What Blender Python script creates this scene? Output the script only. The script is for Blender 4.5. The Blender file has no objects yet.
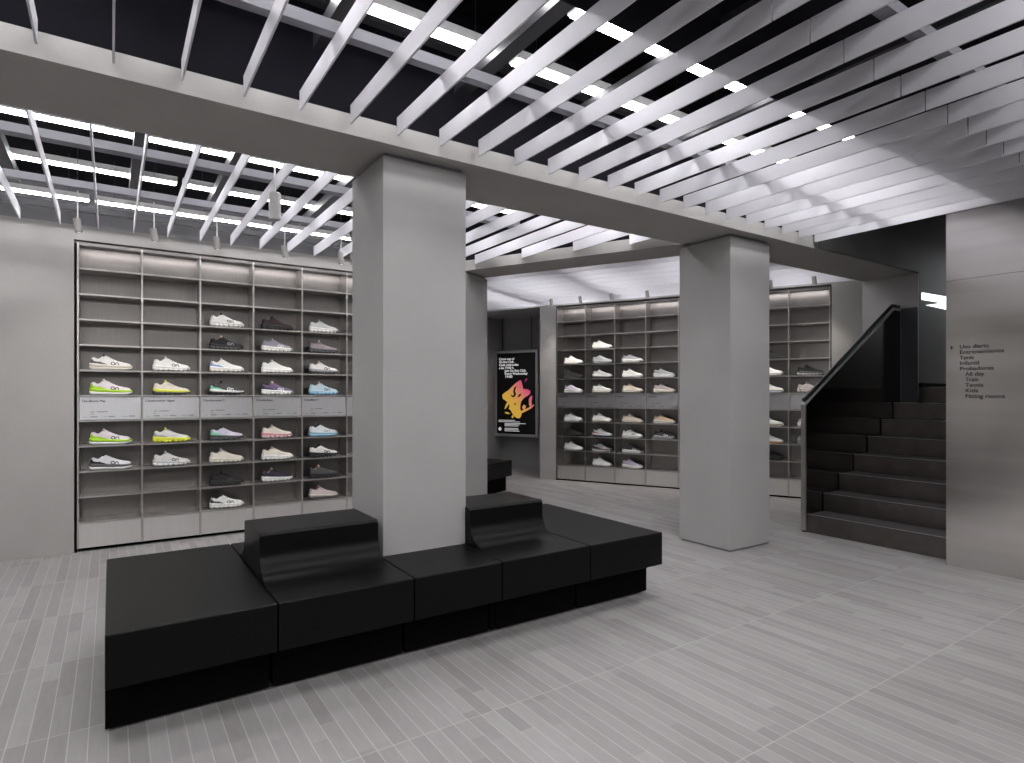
import bpy, bmesh, math, random
from mathutils import Vector, Matrix
random.seed(7)
S = bpy.context.scene
C = S.collection
PI = math.pi

# ------------------------------------------------------------------ render look
S.view_settings.view_transform = 'Standard'
S.view_settings.look = 'None'
S.view_settings.gamma = 1.0
S.view_settings.exposure = 0.40
S.view_settings.use_curve_mapping = False
W = bpy.data.worlds.new('world'); S.world = W; W.use_nodes = True
W.node_tree.nodes['Background'].inputs[0].default_value = (0.5, 0.52, 0.56, 1)
W.node_tree.nodes['Background'].inputs[1].default_value = 0.02
S.cycles.use_denoising = True
S.cycles.max_bounces = 8
S.cycles.diffuse_bounces = 5
S.cycles.glossy_bounces = 4
S.cycles.sample_clamp_indirect = 6.0
S.cycles.caustics_reflective = False
S.cycles.caustics_refractive = False

# ------------------------------------------------------------------ camera
H = 1.3; F_PX = 600.0; HOR = 394.0
A = math.atan2(897, 600)
cam = bpy.data.cameras.new('camera'); camo = bpy.data.objects.new('camera', cam); C.objects.link(camo)
camo.location = (0, 0, H)
camo.rotation_euler = (PI/2, 0, A - PI/2)
cam.sensor_width = 36.0; cam.lens = F_PX/1024*36
cam.shift_y = (HOR - 381.5)/1024
cam.clip_start = 0.05
S.camera = camo

# ------------------------------------------------------------------ materials
def mat(name):
    m = bpy.data.materials.new(name); m.use_nodes = True
    nt = m.node_tree; b = nt.nodes['Principled BSDF']
    return m, nt, b
def N(nt, t, **k):
    n = nt.nodes.new(t)
    for a, v in k.items(): setattr(n, a, v)
    return n
def L(nt, a, b): nt.links.new(a, b)
def ramp(nt, fac, c0, c1, p0=0.0, p1=1.0):
    r = N(nt, 'ShaderNodeValToRGB')
    r.color_ramp.elements[0].position = p0; r.color_ramp.elements[0].color = (*c0, 1)
    r.color_ramp.elements[1].position = p1; r.color_ramp.elements[1].color = (*c1, 1)
    L(nt, fac, r.inputs[0]); return r.outputs[0]
def noise(nt, scale=(1, 1, 1), s=5.0, detail=4, coord='Object'):
    tc = N(nt, 'ShaderNodeTexCoord'); mp = N(nt, 'ShaderNodeMapping')
    mp.inputs['Scale'].default_value = scale
    L(nt, tc.outputs[coord], mp.inputs[0])
    n = N(nt, 'ShaderNodeTexNoise'); n.inputs['Scale'].default_value = s; n.inputs['Detail'].default_value = detail
    L(nt, mp.outputs[0], n.inputs['Vector']); return n.outputs['Fac']
def bump(nt, b, fac, strength, dist=0.01):
    u = N(nt, 'ShaderNodeBump'); u.inputs['Strength'].default_value = strength; u.inputs['Distance'].default_value = dist
    L(nt, fac, u.inputs['Height']); L(nt, u.outputs[0], b.inputs['Normal'])
def simple(name, col, rough=0.6, metal=0.0, var=0.06, s=8, scale=(1, 1, 1), bmp=0.0, spec=0.5):
    m, nt, b = mat(name)
    f = noise(nt, scale, s)
    c0 = tuple(c*(1-var) for c in col); c1 = tuple(min(1, c*(1+var)) for c in col)
    L(nt, ramp(nt, f, c0, c1, .3, .7), b.inputs['Base Color'])
    b.inputs['Roughness'].default_value = rough; b.inputs['Metallic'].default_value = metal
    b.inputs['Specular IOR Level'].default_value = spec
    if bmp: bump(nt, b, noise(nt, scale, s*12, 3), bmp)
    return m
def brushed(name, col, rough, scale, var=.12, rvar=.1, bmp=.05, s=6, det=6):
    m, nt, b = mat(name)
    f = noise(nt, scale, s, det)
    L(nt, ramp(nt, f, tuple(c*(1-var) for c in col), tuple(min(1, c*(1+var)) for c in col), .35, .65), b.inputs['Base Color'])
    b.inputs['Metallic'].default_value = 1.0
    mr = N(nt, 'ShaderNodeMapRange'); mr.inputs[3].default_value = rough-rvar/2; mr.inputs[4].default_value = rough+rvar/2
    L(nt, f, mr.inputs[0]); L(nt, mr.outputs[0], b.inputs['Roughness'])
    if bmp: bump(nt, b, noise(nt, scale, s*3, 4), bmp, .005)
    return m
def emis(name, col, strength):
    m, nt, b = mat(name)
    b.inputs['Base Color'].default_value = (.8, .8, .8, 1)
    b.inputs['Emission Color'].default_value = (*col, 1); b.inputs['Emission Strength'].default_value = strength
    f = noise(nt, (1, 1, 1), 3); mr = N(nt, 'ShaderNodeMapRange'); mr.inputs[3].default_value = .3; mr.inputs[4].default_value = .4
    L(nt, f, mr.inputs[0]); L(nt, mr.outputs[0], b.inputs['Roughness'])
    return m

M = {}
M['plaster'] = simple('plaster', (.405, .395, .38), .75, var=.045, s=3.0, bmp=.12)
M['column'] = simple('column_plaster', (.37, .362, .355), .7, var=.03, s=3.0, bmp=.10)
M['upper'] = simple('upper_paint', (.20, .20, .22), .7, var=.08, s=2)
M['black'] = simple('black_paint', (.004, .004, .006), .8, var=.2, s=2, spec=.08)
M['navy'] = simple('dark_paint', (.0065, .0065, .0095), .8, var=.1, s=2, spec=.08)
M['stairwall'] = simple('darkened_plaster', (.10, .10, .095), .7, var=.12, s=1.5)  # stairwell shade put into the wall colour
M['slat'] = simple('white_felt', (.72, .71, .755), .85, var=.03, s=4, scale=(1, .3, 1), bmp=.03)
M['bench'] = simple('black_rubber', (.0020, .0020, .0023), .36, var=.15, s=30, bmp=.04, spec=.15)
M['plinth'] = simple('black_plinth', (.0015, .0015, .0015), .7, var=.15, s=20, spec=.05)
M['steel'] = brushed('brushed_steel', (.62, .60, .58), .30, (.6, .6, 25), bmp=.04, var=.06)
M['steel_wall'] = brushed('steel_wall', (.68, .655, .63), .19, (.6, .04, 3), var=.12, rvar=.14, bmp=.0, s=1.5, det=2)
M['shelf'] = brushed('shelf_steel', (.60, .58, .56), .34, (1, 1, 30), bmp=.04)
M['shelf_back'] = brushed('shelf_back_steel', (.23, .217, .207), .32, (30, 30, .6), var=.05, rvar=.05, bmp=.012, s=4)
M['drawer'] = brushed('drawer_steel', (.80, .78, .76), .42, (20, 20, 1), var=.02, bmp=.01, rvar=.04, s=4)
M['label'] = brushed('label_steel', (.47, .47, .475), .36, (20, 20, 1), var=.02, bmp=.01, rvar=.04, s=4)
M['bronze'] = brushed('dark_bronze', (.16, .145, .135), .38, (1, 1, 1), var=.1, bmp=.03, s=8)
M['tread'] = simple('dark_tread', (.09, .085, .09), .45, var=.12, s=14, bmp=.05)
M['blackgloss'] = simple('black_gloss_metal', (.11, .107, .103), .10, 1.0, var=.05, s=3)
M['slate'] = simple('slate_panel', (.045, .047, .055), .4, var=.1, s=4)
M['rail_black'] = simple('black_metal', (.02, .02, .022), .35, .6, var=.1)
M['grid_black'] = simple('grid_black', (.03, .03, .034), .45, .3, var=.1)
M['grid_grey'] = simple('grid_grey', (.19, .19, .215), .5, .1, var=.06)
M['white_metal'] = simple('white_metal', (.82, .82, .82), .45, var=.03)
M['spot'] = simple('grey_enamel', (.42, .40, .38), .45, .2, var=.04)
M['ink'] = simple('ink', (.02, .02, .02), .6, var=.1)
M['ink_soft'] = simple('ink_soft', (.22, .22, .22), .6, var=.1)
M['led'] = emis('led', (1.0, .985, 1.0), 26.0)
M['led_mid'] = emis('led_mid', (1.0, .985, 1.0), 21.0)
M['led_rear'] = emis('led_rear', (1.0, .985, 1.0), 19.0)
M['led_landing'] = emis('led_landing', (.95, .97, 1.0), 30.0)
M['opening_glow'] = emis('stair_opening_glow', (.90, .97, 1.0), 1.3)
M['lens'] = emis('lens', (1, .93, .84), 1.0)
M['strip'] = emis('added_shelf_glow', (1, .97, .98), 14.0)
M['rail_steel'] = simple('satin_steel', (.62, .62, .62), .36, .55, var=.04)
M['niche'] = simple('niche_paint', (.40, .40, .405), .7, var=.1, s=2)

# floor: narrow porcelain strips along Y, sheet joints along X
def floor_mat():
    m, nt, b = mat('floor_tiles')
    tc = N(nt, 'ShaderNodeTexCoord'); sx = N(nt, 'ShaderNodeSeparateXYZ'); L(nt, tc.outputs['Object'], sx.inputs[0])
    def mth(op, a, c=None, d=None):
        n = N(nt, 'ShaderNodeMath', operation=op)
        for i, v in enumerate((a, c, d)):
            if v is None: continue
            if isinstance(v, (int, float)): n.inputs[i].default_value = v
            else: L(nt, v, n.inputs[i])
        return n.outputs[0]
    x = mth('DIVIDE', mth('ADD', sx.outputs[0], 10-.086), .0627)
    y = mth('DIVIDE', mth('ADD', sx.outputs[1], 10-2.08+7.7-7.7), .77)
    ix = mth('FLOOR', x); iy = mth('FLOOR', y); fx = mth('FRACT', x); fy = mth('FRACT', y)
    # some strips are cut once more along their length
    cv = N(nt, 'ShaderNodeCombineXYZ'); L(nt, ix, cv.inputs[0]); L(nt, iy, cv.inputs[1])
    wn = N(nt, 'ShaderNodeTexWhiteNoise'); wn.noise_dimensions = '3D'; L(nt, cv.outputs[0], wn.inputs['Vector'])
    cut = mth('GREATER_THAN', fy, wn.outputs['Value'])
    cv2 = N(nt, 'ShaderNodeCombineXYZ'); L(nt, ix, cv2.inputs[0]); L(nt, iy, cv2.inputs[1]); L(nt, mth('ADD', cut, 5), cv2.inputs[2])
    wn2 = N(nt, 'ShaderNodeTexWhiteNoise'); wn2.noise_dimensions = '3D'; L(nt, cv2.outputs[0], wn2.inputs['Vector'])
    cloud = noise(nt, (1.2, .5, 1), 2.2, 6)
    fine = noise(nt, (8, 1.5, 1), 6, 5)
    v = mth('ADD', mth('MULTIPLY', wn2.outputs['Value'], .42), mth('ADD', mth('MULTIPLY', cloud, .55), mth('MULTIPLY', fine, .35)))
    col = ramp(nt, v, (.205, .193, .19), (.335, .322, .32), .30, 1.0)
    # joints
    def line(f, w):
        a = mth('LESS_THAN', f, w); c = mth('GREATER_THAN', f, 1-w); return mth('MAXIMUM', a, c)
    j = mth('MAXIMUM', line(fx, .030), mth('MULTIPLY', line(fy, .0035), .75))
    mix = N(nt, 'ShaderNodeMix', data_type='RGBA'); L(nt, mth('MULTIPLY', j, .55), mix.inputs[0]); L(nt, col, mix.inputs[6])
    mix.inputs[7].default_value = (.50, .49, .48, 1)
    L(nt, mix.outputs[2], b.inputs['Base Color'])
    r = N(nt, 'ShaderNodeMapRange'); r.inputs[3].default_value = .42; r.inputs[4].default_value = .6
    L(nt, cloud, r.inputs[0]); L(nt, r.outputs[0], b.inputs['Roughness'])
    b.inputs['Specular IOR Level'].default_value = .4
    bump(nt, b, j, -.15, .002)
    return m
M['floor'] = floor_mat()

# ------------------------------------------------------------------ mesh helpers
class MB:
    def __init__(s): s.v = []; s.f = []; s.m = None
    def add(s, vs, fs):
        o = len(s.v)
        if s.m is not None: vs = [s.m @ Vector(v) for v in vs]
        s.v += [tuple(v) for v in vs]; s.f += [tuple(i+o for i in f) for f in fs]; return s
    def box(s, x0, x1, y0, y1, z0, z1, bev=0.0):
        if bev <= 0:
            return s.add([(x0, y0, z0), (x1, y0, z0), (x1, y1, z0), (x0, y1, z0), (x0, y0, z1), (x1, y0, z1), (x1, y1, z1), (x0, y1, z1)],
                         [(0, 3, 2, 1), (4, 5, 6, 7), (0, 1, 5, 4), (1, 2, 6, 5), (2, 3, 7, 6), (3, 0, 4, 7)])
        bm = bmesh.new(); bmesh.ops.create_cube(bm, size=1)
        for v in bm.verts: v.co = Vector((x0+(v.co.x+.5)*(x1-x0), y0+(v.co.y+.5)*(y1-y0), z0+(v.co.z+.5)*(z1-z0)))
        bmesh.ops.bevel(bm, geom=list(bm.edges), offset=bev, segments=2, affect='EDGES', profile=.5)
        bm.verts.index_update()
        s.add([v.co.copy() for v in bm.verts], [[v.index for v in f.verts] for f in bm.faces]); bm.free(); return s
    def prism(s, poly, a0, a1, axis='x'):
        # poly: list of 2D points; extruded along axis
        n = len(poly); vs = []
        for a in (a0, a1):
            for (u, w) in poly:
                vs.append({'x': (a, u, w), 'y': (u, a, w), 'z': (u, w, a)}[axis])
        fs = [tuple(range(n)), tuple(range(2*n-1, n-1, -1))] + [(i, i+n, (i+1) % n+n, (i+1) % n) for i in range(n)]
        return s.add(vs, fs)
    def tube(s, pts, r, seg=12, cap=True):
        pts = [Vector(p) for p in pts]; n = len(pts); rs = r if isinstance(r, (list, tuple)) else [r]*n
        vs = []; up = None
        for i, p in enumerate(pts):
            d = (pts[min(i+1, n-1)]-pts[max(i-1, 0)]).normalized()
            if up is None: up = d.orthogonal().normalized()
            up = (up-d*up.dot(d)).normalized(); sd = d.cross(up)
            for k in range(seg):
                t = 2*PI*k/seg; vs.append(p+(up*math.cos(t)+sd*math.sin(t))*rs[i])
        fs = []
        for i in range(n-1):
            for k in range(seg):
                fs.append((i*seg+k, i*seg+(k+1) % seg, (i+1)*seg+(k+1) % seg, (i+1)*seg+k))
        if cap: fs += [tuple(range(seg-1, -1, -1)), tuple((n-1)*seg+k for k in range(seg))]
        return s.add(vs, fs)
    def torus(s, c, R, r, axis='x', sx=1.0, seg=12, sg=6):
        vs = []; fs = []
        for i in range(seg):
            a = 2*PI*i/seg
            for k in range(sg):
                b = 2*PI*k/sg; rad = R+r*math.cos(b); u = rad*math.cos(a); w = rad*math.sin(a)*sx; h = r*math.sin(b)
                vs.append(Vector(c)+{'x': Vector((h, u, w)), 'y': Vector((u, h, w)), 'z': Vector((u, w, h))}[axis])
        for i in range(seg):
            for k in range(sg):
                fs.append((i*sg+k, ((i+1) % seg)*sg+k, ((i+1) % seg)*sg+(k+1) % sg, i*sg+(k+1) % sg))
        return s.add(vs, fs)
    def build(s, name, m, parent=None, smooth=False, loc=None, rotz=0.0, bevel=0.0, sharp=0):
        me = bpy.data.meshes.new(name); me.from_pydata([tuple(v) for v in s.v], [], s.f); me.update()
        bm = bmesh.new(); bm.from_mesh(me); bmesh.ops.recalc_face_normals(bm, faces=bm.faces); bm.to_mesh(me); bm.free()
        if smooth:
            for p in me.polygons: p.use_smooth = True
        if sharp:
            for p in me.polygons: p.use_smooth = True
            me.set_sharp_from_angle(angle=math.radians(sharp))
        o = bpy.data.objects.new(name, me); C.objects.link(o)
        if m is not None: me.materials.append(m)
        if parent is not None: o.parent = parent
        if loc: o.location = loc
        if rotz: o.rotation_euler = (0, 0, rotz)
        if bevel:
            bv = o.modifiers.new('bevel', 'BEVEL'); bv.width = bevel; bv.segments = 2; bv.limit_method = 'ANGLE'
        return o
def tag(o, label=None, cat=None, group=None, kind=None):
    if label: o['label'] = label
    if cat: o['category'] = cat
    if group: o['group'] = group
    if kind: o['kind'] = kind
    return o
def empty(name, label, cat, loc=(0, 0, 0), rotz=0.0, group=None):
    o = bpy.data.objects.new(name, None); o.empty_display_size = .05; C.objects.link(o)
    o.location = loc; o.rotation_euler = (0, 0, rotz)
    return tag(o, label, cat, group)
def structure(mb, name, m, label=None, rotz=0.0, bevel=0.0):
    o = mb.build(name, m, rotz=rotz, bevel=bevel); o['kind'] = 'structure'
    if label: o['label'] = label
    return o
def text(name, body, size, m, parent, mtx, width=None, offset=0.0, extr=.0006, align='LEFT', bold=0.0):
    cu = bpy.data.curves.new(name, 'FONT'); cu.body = body; cu.size = size; cu.offset = offset; cu.extrude = extr; cu.align_x = align
    t = bpy.data.objects.new('tmp', cu); C.objects.link(t)
    dg = bpy.context.evaluated_depsgraph_get(); me = bpy.data.meshes.new_from_object(t.evaluated_get(dg))
    C.objects.unlink(t); bpy.data.objects.remove(t)
    if width:
        xs = [v.co.x for v in me.vertices]; k = width/(max(xs)-min(xs))
        for v in me.vertices: v.co.x *= k
    if bold:
        bm = bmesh.new()
        for dx, dy in ((0, 0), (bold, 0), (0, bold*.6), (bold, bold*.6)):
            n0 = len(bm.verts); bm.from_mesh(me)
            bm.verts.ensure_lookup_table()
            for v in bm.verts[n0:]: v.co.x += dx; v.co.y += dy; v.co.z += (dx+dy)*.02
        bm.to_mesh(me); bm.free()
    me.transform(mtx); me.materials.clear(); me.materials.append(m)
    o = bpy.data.objects.new(name, me); C.objects.link(o); o.parent = parent
    return o
ORD = ['first', 'second', 'third', 'fourth', 'fifth', 'sixth', 'seventh', 'eighth', 'ninth', 'tenth', 'eleventh', 'twelfth', 'thirteenth',
       'fourteenth', 'fifteenth', 'sixteenth', 'seventeenth', 'eighteenth', 'nineteenth', 'twentieth', 'twenty-first', 'twenty-second', 'twenty-third',
       'twenty-fourth', 'twenty-fifth', 'twenty-sixth', 'twenty-seventh', 'twenty-eighth']

# rotated frame of the rear shop floor
TH = math.radians(26.7); CU = math.cos(TH); SU = math.sin(TH)
def pq(p, q): return (p*CU - q*SU, p*SU + q*CU)

# ------------------------------------------------------------------ room shell
structure(MB().box(-4, 10.5, -4, 10.5, -.1, 0), 'floor', M['floor'], 'grey floor of narrow porcelain strips with pale joints')
structure(MB().box(-4, 5.3, -4, 10.5, 3.45, 3.55), 'ceiling', M['black'], 'black painted ceiling void above the white slats')
structure(MB().box(5.3, 10.5, 3.0, 10.5, 3.45, 3.55), 'ceiling_rear', M['black'])
structure(MB().box(5.3, 10.5, -4, 3.0, 4.7, 4.8), 'ceiling_stair', M['black'])
structure(MB().box(5.295, 5.35, 1.9, 3.0, 3.4, 4.7), 'wall_stairwell_upper', M['black'])
YL = 6.07; ZW = 2.687
wl = MB().box(-4, -.249, YL, YL+.3, 0, ZW).box(-.249, 2.49, YL, YL+.3, 2.566, ZW).box(2.49, 2.95, YL, YL+.3, 0, ZW).box(-.245, 2.49, YL+.285, YL+.3, 0, 2.575)
structure(wl, 'wall_left', M['plaster'], 'light grey plaster wall around the left shoe display')
structure(MB().box(-4, 4.0, 7.5, 7.6, ZW-.1, 3.45), 'wall_left_upper', M['upper'], 'dark grey painted wall above and behind the plaster')
structure(MB().box(-4, 2.95, YL+.3, 7.5, ZW-.05, ZW), 'wall_left_ledge', M['plaster'])
structure(MB().box(-4.1, -4, -4, 7.6, 0, 3.45), 'wall_west', M['plaster'])
structure(MB().box(2.2, 2.9, 6.4, 6.5, 0, 3.45), 'wall_back', M['stairwall'])
structure(MB().box(-4, 5.3, -4.1, -4, 0, 3.45), 'wall_south', M['stairwall'])
# steel wall on the right
structure(MB().box(5.297, 5.45, -4, 1.963, 0, 2.152).box(5.295+.012, 5.45, -4, 1.955, 2.152, 2.160).box(5.297, 5.45, -4, 1.963, 2.160, 2.741),
          'wall_right', M['steel_wall'], 'brushed steel wall panel beside the stairs')
structure(MB().box(5.31, 5.45, -4, 1.963, 2.741, 4.7), 'wall_right_upper', M['black'])
structure(MB().box(5.45, 10.5, 1.80, 1.955, 0, 4.7), 'wall_stair_side', M['stairwall'])
structure(MB().box(10.4, 10.5, 1.9, 3.1, 0, 4.7), 'wall_stair_end', M['stairwall'])
M['steel_wall'].node_tree.nodes['Principled BSDF'].inputs['Metallic'].default_value = .92
# beam 1 (front) and its black upper part
structure(MB().box(-4, 7.354, 3.0, 3.57, 2.622, 2.728), 'ceiling_beam_front', M['plaster'], 'long light plaster beam crossing the whole room')
structure(MB().box(-4, 5.36, 3.012, 3.55, 2.728, 3.45), 'wall_beam_upper', M['navy'])
structure(MB().box(5.36, 7.354, 2.985, 3.0, 2.630, 4.7).box(7.354, 10.4, 2.985, 3.57, 1.376, 4.7), 'wall_stair_left', M['stairwall'], 'plaster wall beside the stairs, coloured dark for the stairwell shade')  # sheet coloured dark for the unlit beam face and pier side
# the pier at the end of the beam, light face turned to the room
structure(MB().box(7.340, 7.354, 2.985, 3.57, 1.19, 2.622).box(7.354, 7.9, 3.0, 3.57, 0, 1.376), 'wall_pier', M['column'], 'light plaster pier where the beam ends at the stairs')
# beam 2 in the rotated frame
structure(MB().box(5.345, 5.79, 1.2, 4.1, 2.622, 2.728), 'ceiling_beam_rear', M['plaster'], 'short plaster beam between the two rear columns', rotz=TH)
structure(MB().box(5.36, 5.775, 1.25, 4.1, 2.728, 3.45), 'wall_beam_rear_upper', M['navy'], rotz=TH)
# columns
def column(name, x0, x1, y0, y1, z0, label, rotz=0.0):
    t = empty(name, label, 'column'); t['kind'] = 'structure'
    MB().box(x0, x1, y0, y1, z0, 2.60, .004).build('shaft', M['column'], t, rotz=rotz)
    MB().box(x0+.02, x1-.02, y0+.02, y1-.02, 2.598, 2.6225).build('shadow_gap', M['upper'], t, rotz=rotz)
    MB().box(x0+.012, x1-.012, y0+.012, y1-.012, 0, .015).build('base_gap', M['upper'], t, rotz=rotz)
    return t
column('column', 1.230, 1.746, 3.10, 3.60, .013, 'light grey square plaster column standing through the black bench')
column('column', 4.225, 4.768, 3.095, 3.625, .013, 'light grey square plaster column standing free before the stairs')
column('column', 5.345, 5.79, 3.60, 4.10, .013, 'light grey plaster column under the far end of the short rear beam', rotz=TH)
# rear wall with display niche and poster niche (local p,q)
PU = 8.227
wr = (MB().box(PU, PU+.3, 3.895, 4.166, 0, 2.655).box(PU, PU+.3, -.35, .213, 0, 2.655)
      .box(PU, PU+.3, .213, 3.895, 2.628, 2.655).box(PU+.27, PU+.3, .213, 3.895, 0, 2.63))
structure(wr, 'wall_rear', M['plaster'], 'light plaster wall framing the rear shoe display', rotz=TH)
structure(MB().box(9.46, 9.56, -1.4, 5.6, 2.6, 3.45), 'wall_rear_upper', M['upper'], rotz=TH)
structure(MB().box(9.36, 9.46, 4.0, 5.515, 0, 2.655).box(PU+.3, 9.36, 4.08, 4.166, 0, 2.655), 'wall_niche', M['niche'], 'dark wall of the poster niche', rotz=TH)
structure(MB().box(PU, 9.46, 4.166, 5.515, 2.63, 2.655), 'ceiling_niche', M['niche'], rotz=TH)
structure(MB().box(5.6, 9.46, 5.515, 5.65, 0, 3.45), 'wall_rear_left', M['niche'], rotz=TH)
structure(MB().box(5.5, 5.6, 4.1, 5.6, 0, 3.45), 'wall_behind_display', M['stairwall'], rotz=TH)

# ------------------------------------------------------------------ ceiling slats
ZS0, ZS1 = 2.67, 2.765
def slat(x, y0, y1, label, group, rotz=0.0):
    o = MB().box(x-.004, x+.004, y0, y1, ZS0, ZS1).build('ceiling_slat', M['slat'], rotz=rotz)
    return tag(o, label, 'ceiling slat', group)
PX = 5.285
for k in range(25):
    x = PX - .2512*k
    if x < -.70: break
    slat(x, 1.303, 2.985, f'white ceiling slat against the front beam, {ORD[k]} from the steel wall', 'white slats over the front of the shop')
    if x > 1.3:
        slat(x, -1.7, 1.297, f'white ceiling slat near the camera, {ORD[k]} from the steel wall', 'white slats over the front of the shop')
xs = [-.087+.2525*k for k in range(-3, 40)]; n = 0
for x in xs:
    yb = min(6.055, (5.345-.03-CU*x)/SU)
    if yb < 3.75: break
    slat(x, 3.59, yb, f'white ceiling slat behind the front beam, {ORD[n]} from the left', 'white slats over the left display')
    n += 1
for k in range(14):
    p = 5.95+.256*k
    q0 = (3.60-SU*p)/CU+.03
    o = MB().box(p-.004, p+.004, q0, 5.50, ZS0, ZS1).build('ceiling_slat', M['slat'], rotz=TH)
    tag(o, f'white ceiling slat of the rear room, {ORD[k]} behind the rear beam', 'ceiling slat', 'white slats over the rear room')

# ------------------------------------------------------------------ light lines and ceiling grid
ZL = 3.05
def led(x0, x1, y, label, group, rotz=0.0, fascia=False):
    t = empty('linear_light', label, 'linear light', group=group, rotz=rotz)
    h = MB().box(x0, x1, y-.040, y+.040, ZL+.004, ZL+.05)
    h.build('housing', M['white_metal'], t)
    MB().box(x0+.01, x1-.01, y-.032, y+.032, ZL-.006, ZL+.005).build('diffuser', M['led_rear'] if group == G3 else M['led_mid'] if (group == G1 and y > 1.5) else M['led'], t)
    for xx in (x0+.15, x1-.15): MB().tube([(xx, y, ZL+.05), (xx, y, 3.45)], .002, 6).build('hanger_wire', M['grid_black'], t)
    return t
def line(y, breaks, where, group, gap=.05, fascia=False, rotz=0.0):
    for i in range(len(breaks)-1):
        led(breaks[i]+gap/2, breaks[i+1]-gap/2, y, f'linear light, {where}, {ORD[i]} piece from left', group, rotz, fascia)
G1 = 'linear lights above the front slats'; G2 = 'linear lights above the left slats'; G3 = 'linear lights above the rear slats'
line(2.62, [-1.3, .22, 1.72, 3.22, 4.72, 5.28], 'first row before the front beam', G1, .08)
line(2.13, [-1.3, .22, 1.72, 3.22, 4.72, 5.28], 'second row before the front beam', G1, .08)
for ri, y in enumerate((.42, -.2, -1.0, -1.9, -3.0)):
    line(y, [-3.95, -2.6, -1.2, .2, 1.6, 3.0, 4.4, 5.28], f'{ORD[ri]} row this side of the baffle', G1)
line(4.81, [-2.1, -.62, .19, .76, 1.73, 2.6, 3.45], 'row just behind the front beam', G2, .05)
line(3.95, [-2.3, -.9, .5, 1.9, 3.2, 3.95], 'added row hidden behind the front beam', G2, .05)  # extra row, out of sight, added to brighten the slats here
line(5.71, [-2.35, -.94, .48, 1.70, 3.0], 'middle row over the left display', G2, .04)
line(6.65, [-1.75, -.14, 1.42, 2.9], 'row beyond the top of the left wall', G2, .04)
for i, q in enumerate((.62, 1.12, 1.62, 2.12, 2.60, 3.08, 3.56, 4.04, 4.52)):
    if i % 2: continue
    p0 = max(5.86, (3.66-CU*q)/SU + .12); p1 = 9.3
    mid = (p0+p1)/2
    led(p0, mid-.02, q, f'linear light of the rear room, nearer half, {ORD[i//2]} row from the stairs', G3, TH)
    led(mid+.02, p1, q, f'linear light of the rear room, farther half, {ORD[i//2]} row from the stairs', G3, TH)
tag(MB().box(-1.6, 5.28, 1.752, 1.764, 2.772, 3.30).build('light_baffle', M['black']), 'black upright board above the slats beside the second light row', 'baffle')
def rail_x(x0, x1, y, z0, z1, m, label, rotz=0.0, w=.05):
    o = MB().box(x0, x1, y-w/2, y+w/2, z0, z0+.012).box(x0, x1, y-w/2, y-w/2+.008, z0+.012, z1).box(x0, x1, y+w/2-.008, y+w/2, z0+.012, z1).build('ceiling_rail', m, rotz=rotz)
    return tag(o, label, 'ceiling rail')
rail_x(-1.6, 5.28, 2.46, 2.775, 2.825, M['grid_grey'], 'light grey channel resting on the slats before the beam', w=.05)
rail_x(-1.6, 5.28, 2.80, 3.10, 3.15, M['grid_black'], 'black channel nearest the front beam above the slats')
rail_x(1.2, 5.28, 1.13, 2.775, 2.825, M['grid_grey'], 'light grey channel resting on the slats near the camera', w=.06)
rail_x(-2, 3.0, 4.40, 2.775, 2.825, M['grid_grey'], 'light grey channel resting on the slats behind the front beam', w=.08)
rail_x(-2, 2.65, 5.30, 2.775, 2.825, M['grid_grey'], 'light grey channel over the middle of the left slats', w=.05)
rail_x(-2, 2.45, 5.98, 2.775, 2.825, M['grid_black'], 'dark channel along the top of the left wall', w=.05)
for i, x in enumerate((-.62, .12, .84, 1.60, 2.36, 3.12, 3.88, 4.62)):
    o = MB().box(x-.04, x+.04, -1.7, 2.90, 2.945, 2.96).box(x-.04, x-.03, -1.7, 2.9, 2.96, 3.02).box(x+.03, x+.04, -1.7, 2.9, 2.96, 3.02).build('ceiling_rail', M['grid_black'])
    tag(o, f'black cross channel above the front slats, {ORD[i]} from the left', 'ceiling rail', 'black cross channels above the slats')
for i, x in enumerate((-.62, .16, .74, 1.57, 2.33)):
    o = MB().box(x-.035, x+.035, 3.6, 6.04, 2.945, 2.96).box(x-.035, x-.025, 3.6, 6.04, 2.96, 3.02).box(x+.025, x+.035, 3.6, 6.04, 2.96, 3.02).build('ceiling_rail', M['grid_black'])
    tag(o, f'black cross channel above the left slats, {ORD[i]} from the left', 'ceiling rail', 'black cross channels above the slats')
for i, q in enumerate((1.35, 2.85, 4.30)):
    rail_x(max(5.85, (3.62-CU*q)/SU+.1), 9.3, q, 2.785, 2.835, M['grid_grey'], f'grey channel above the rear slats, {ORD[i]} from the stairs', TH)
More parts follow.
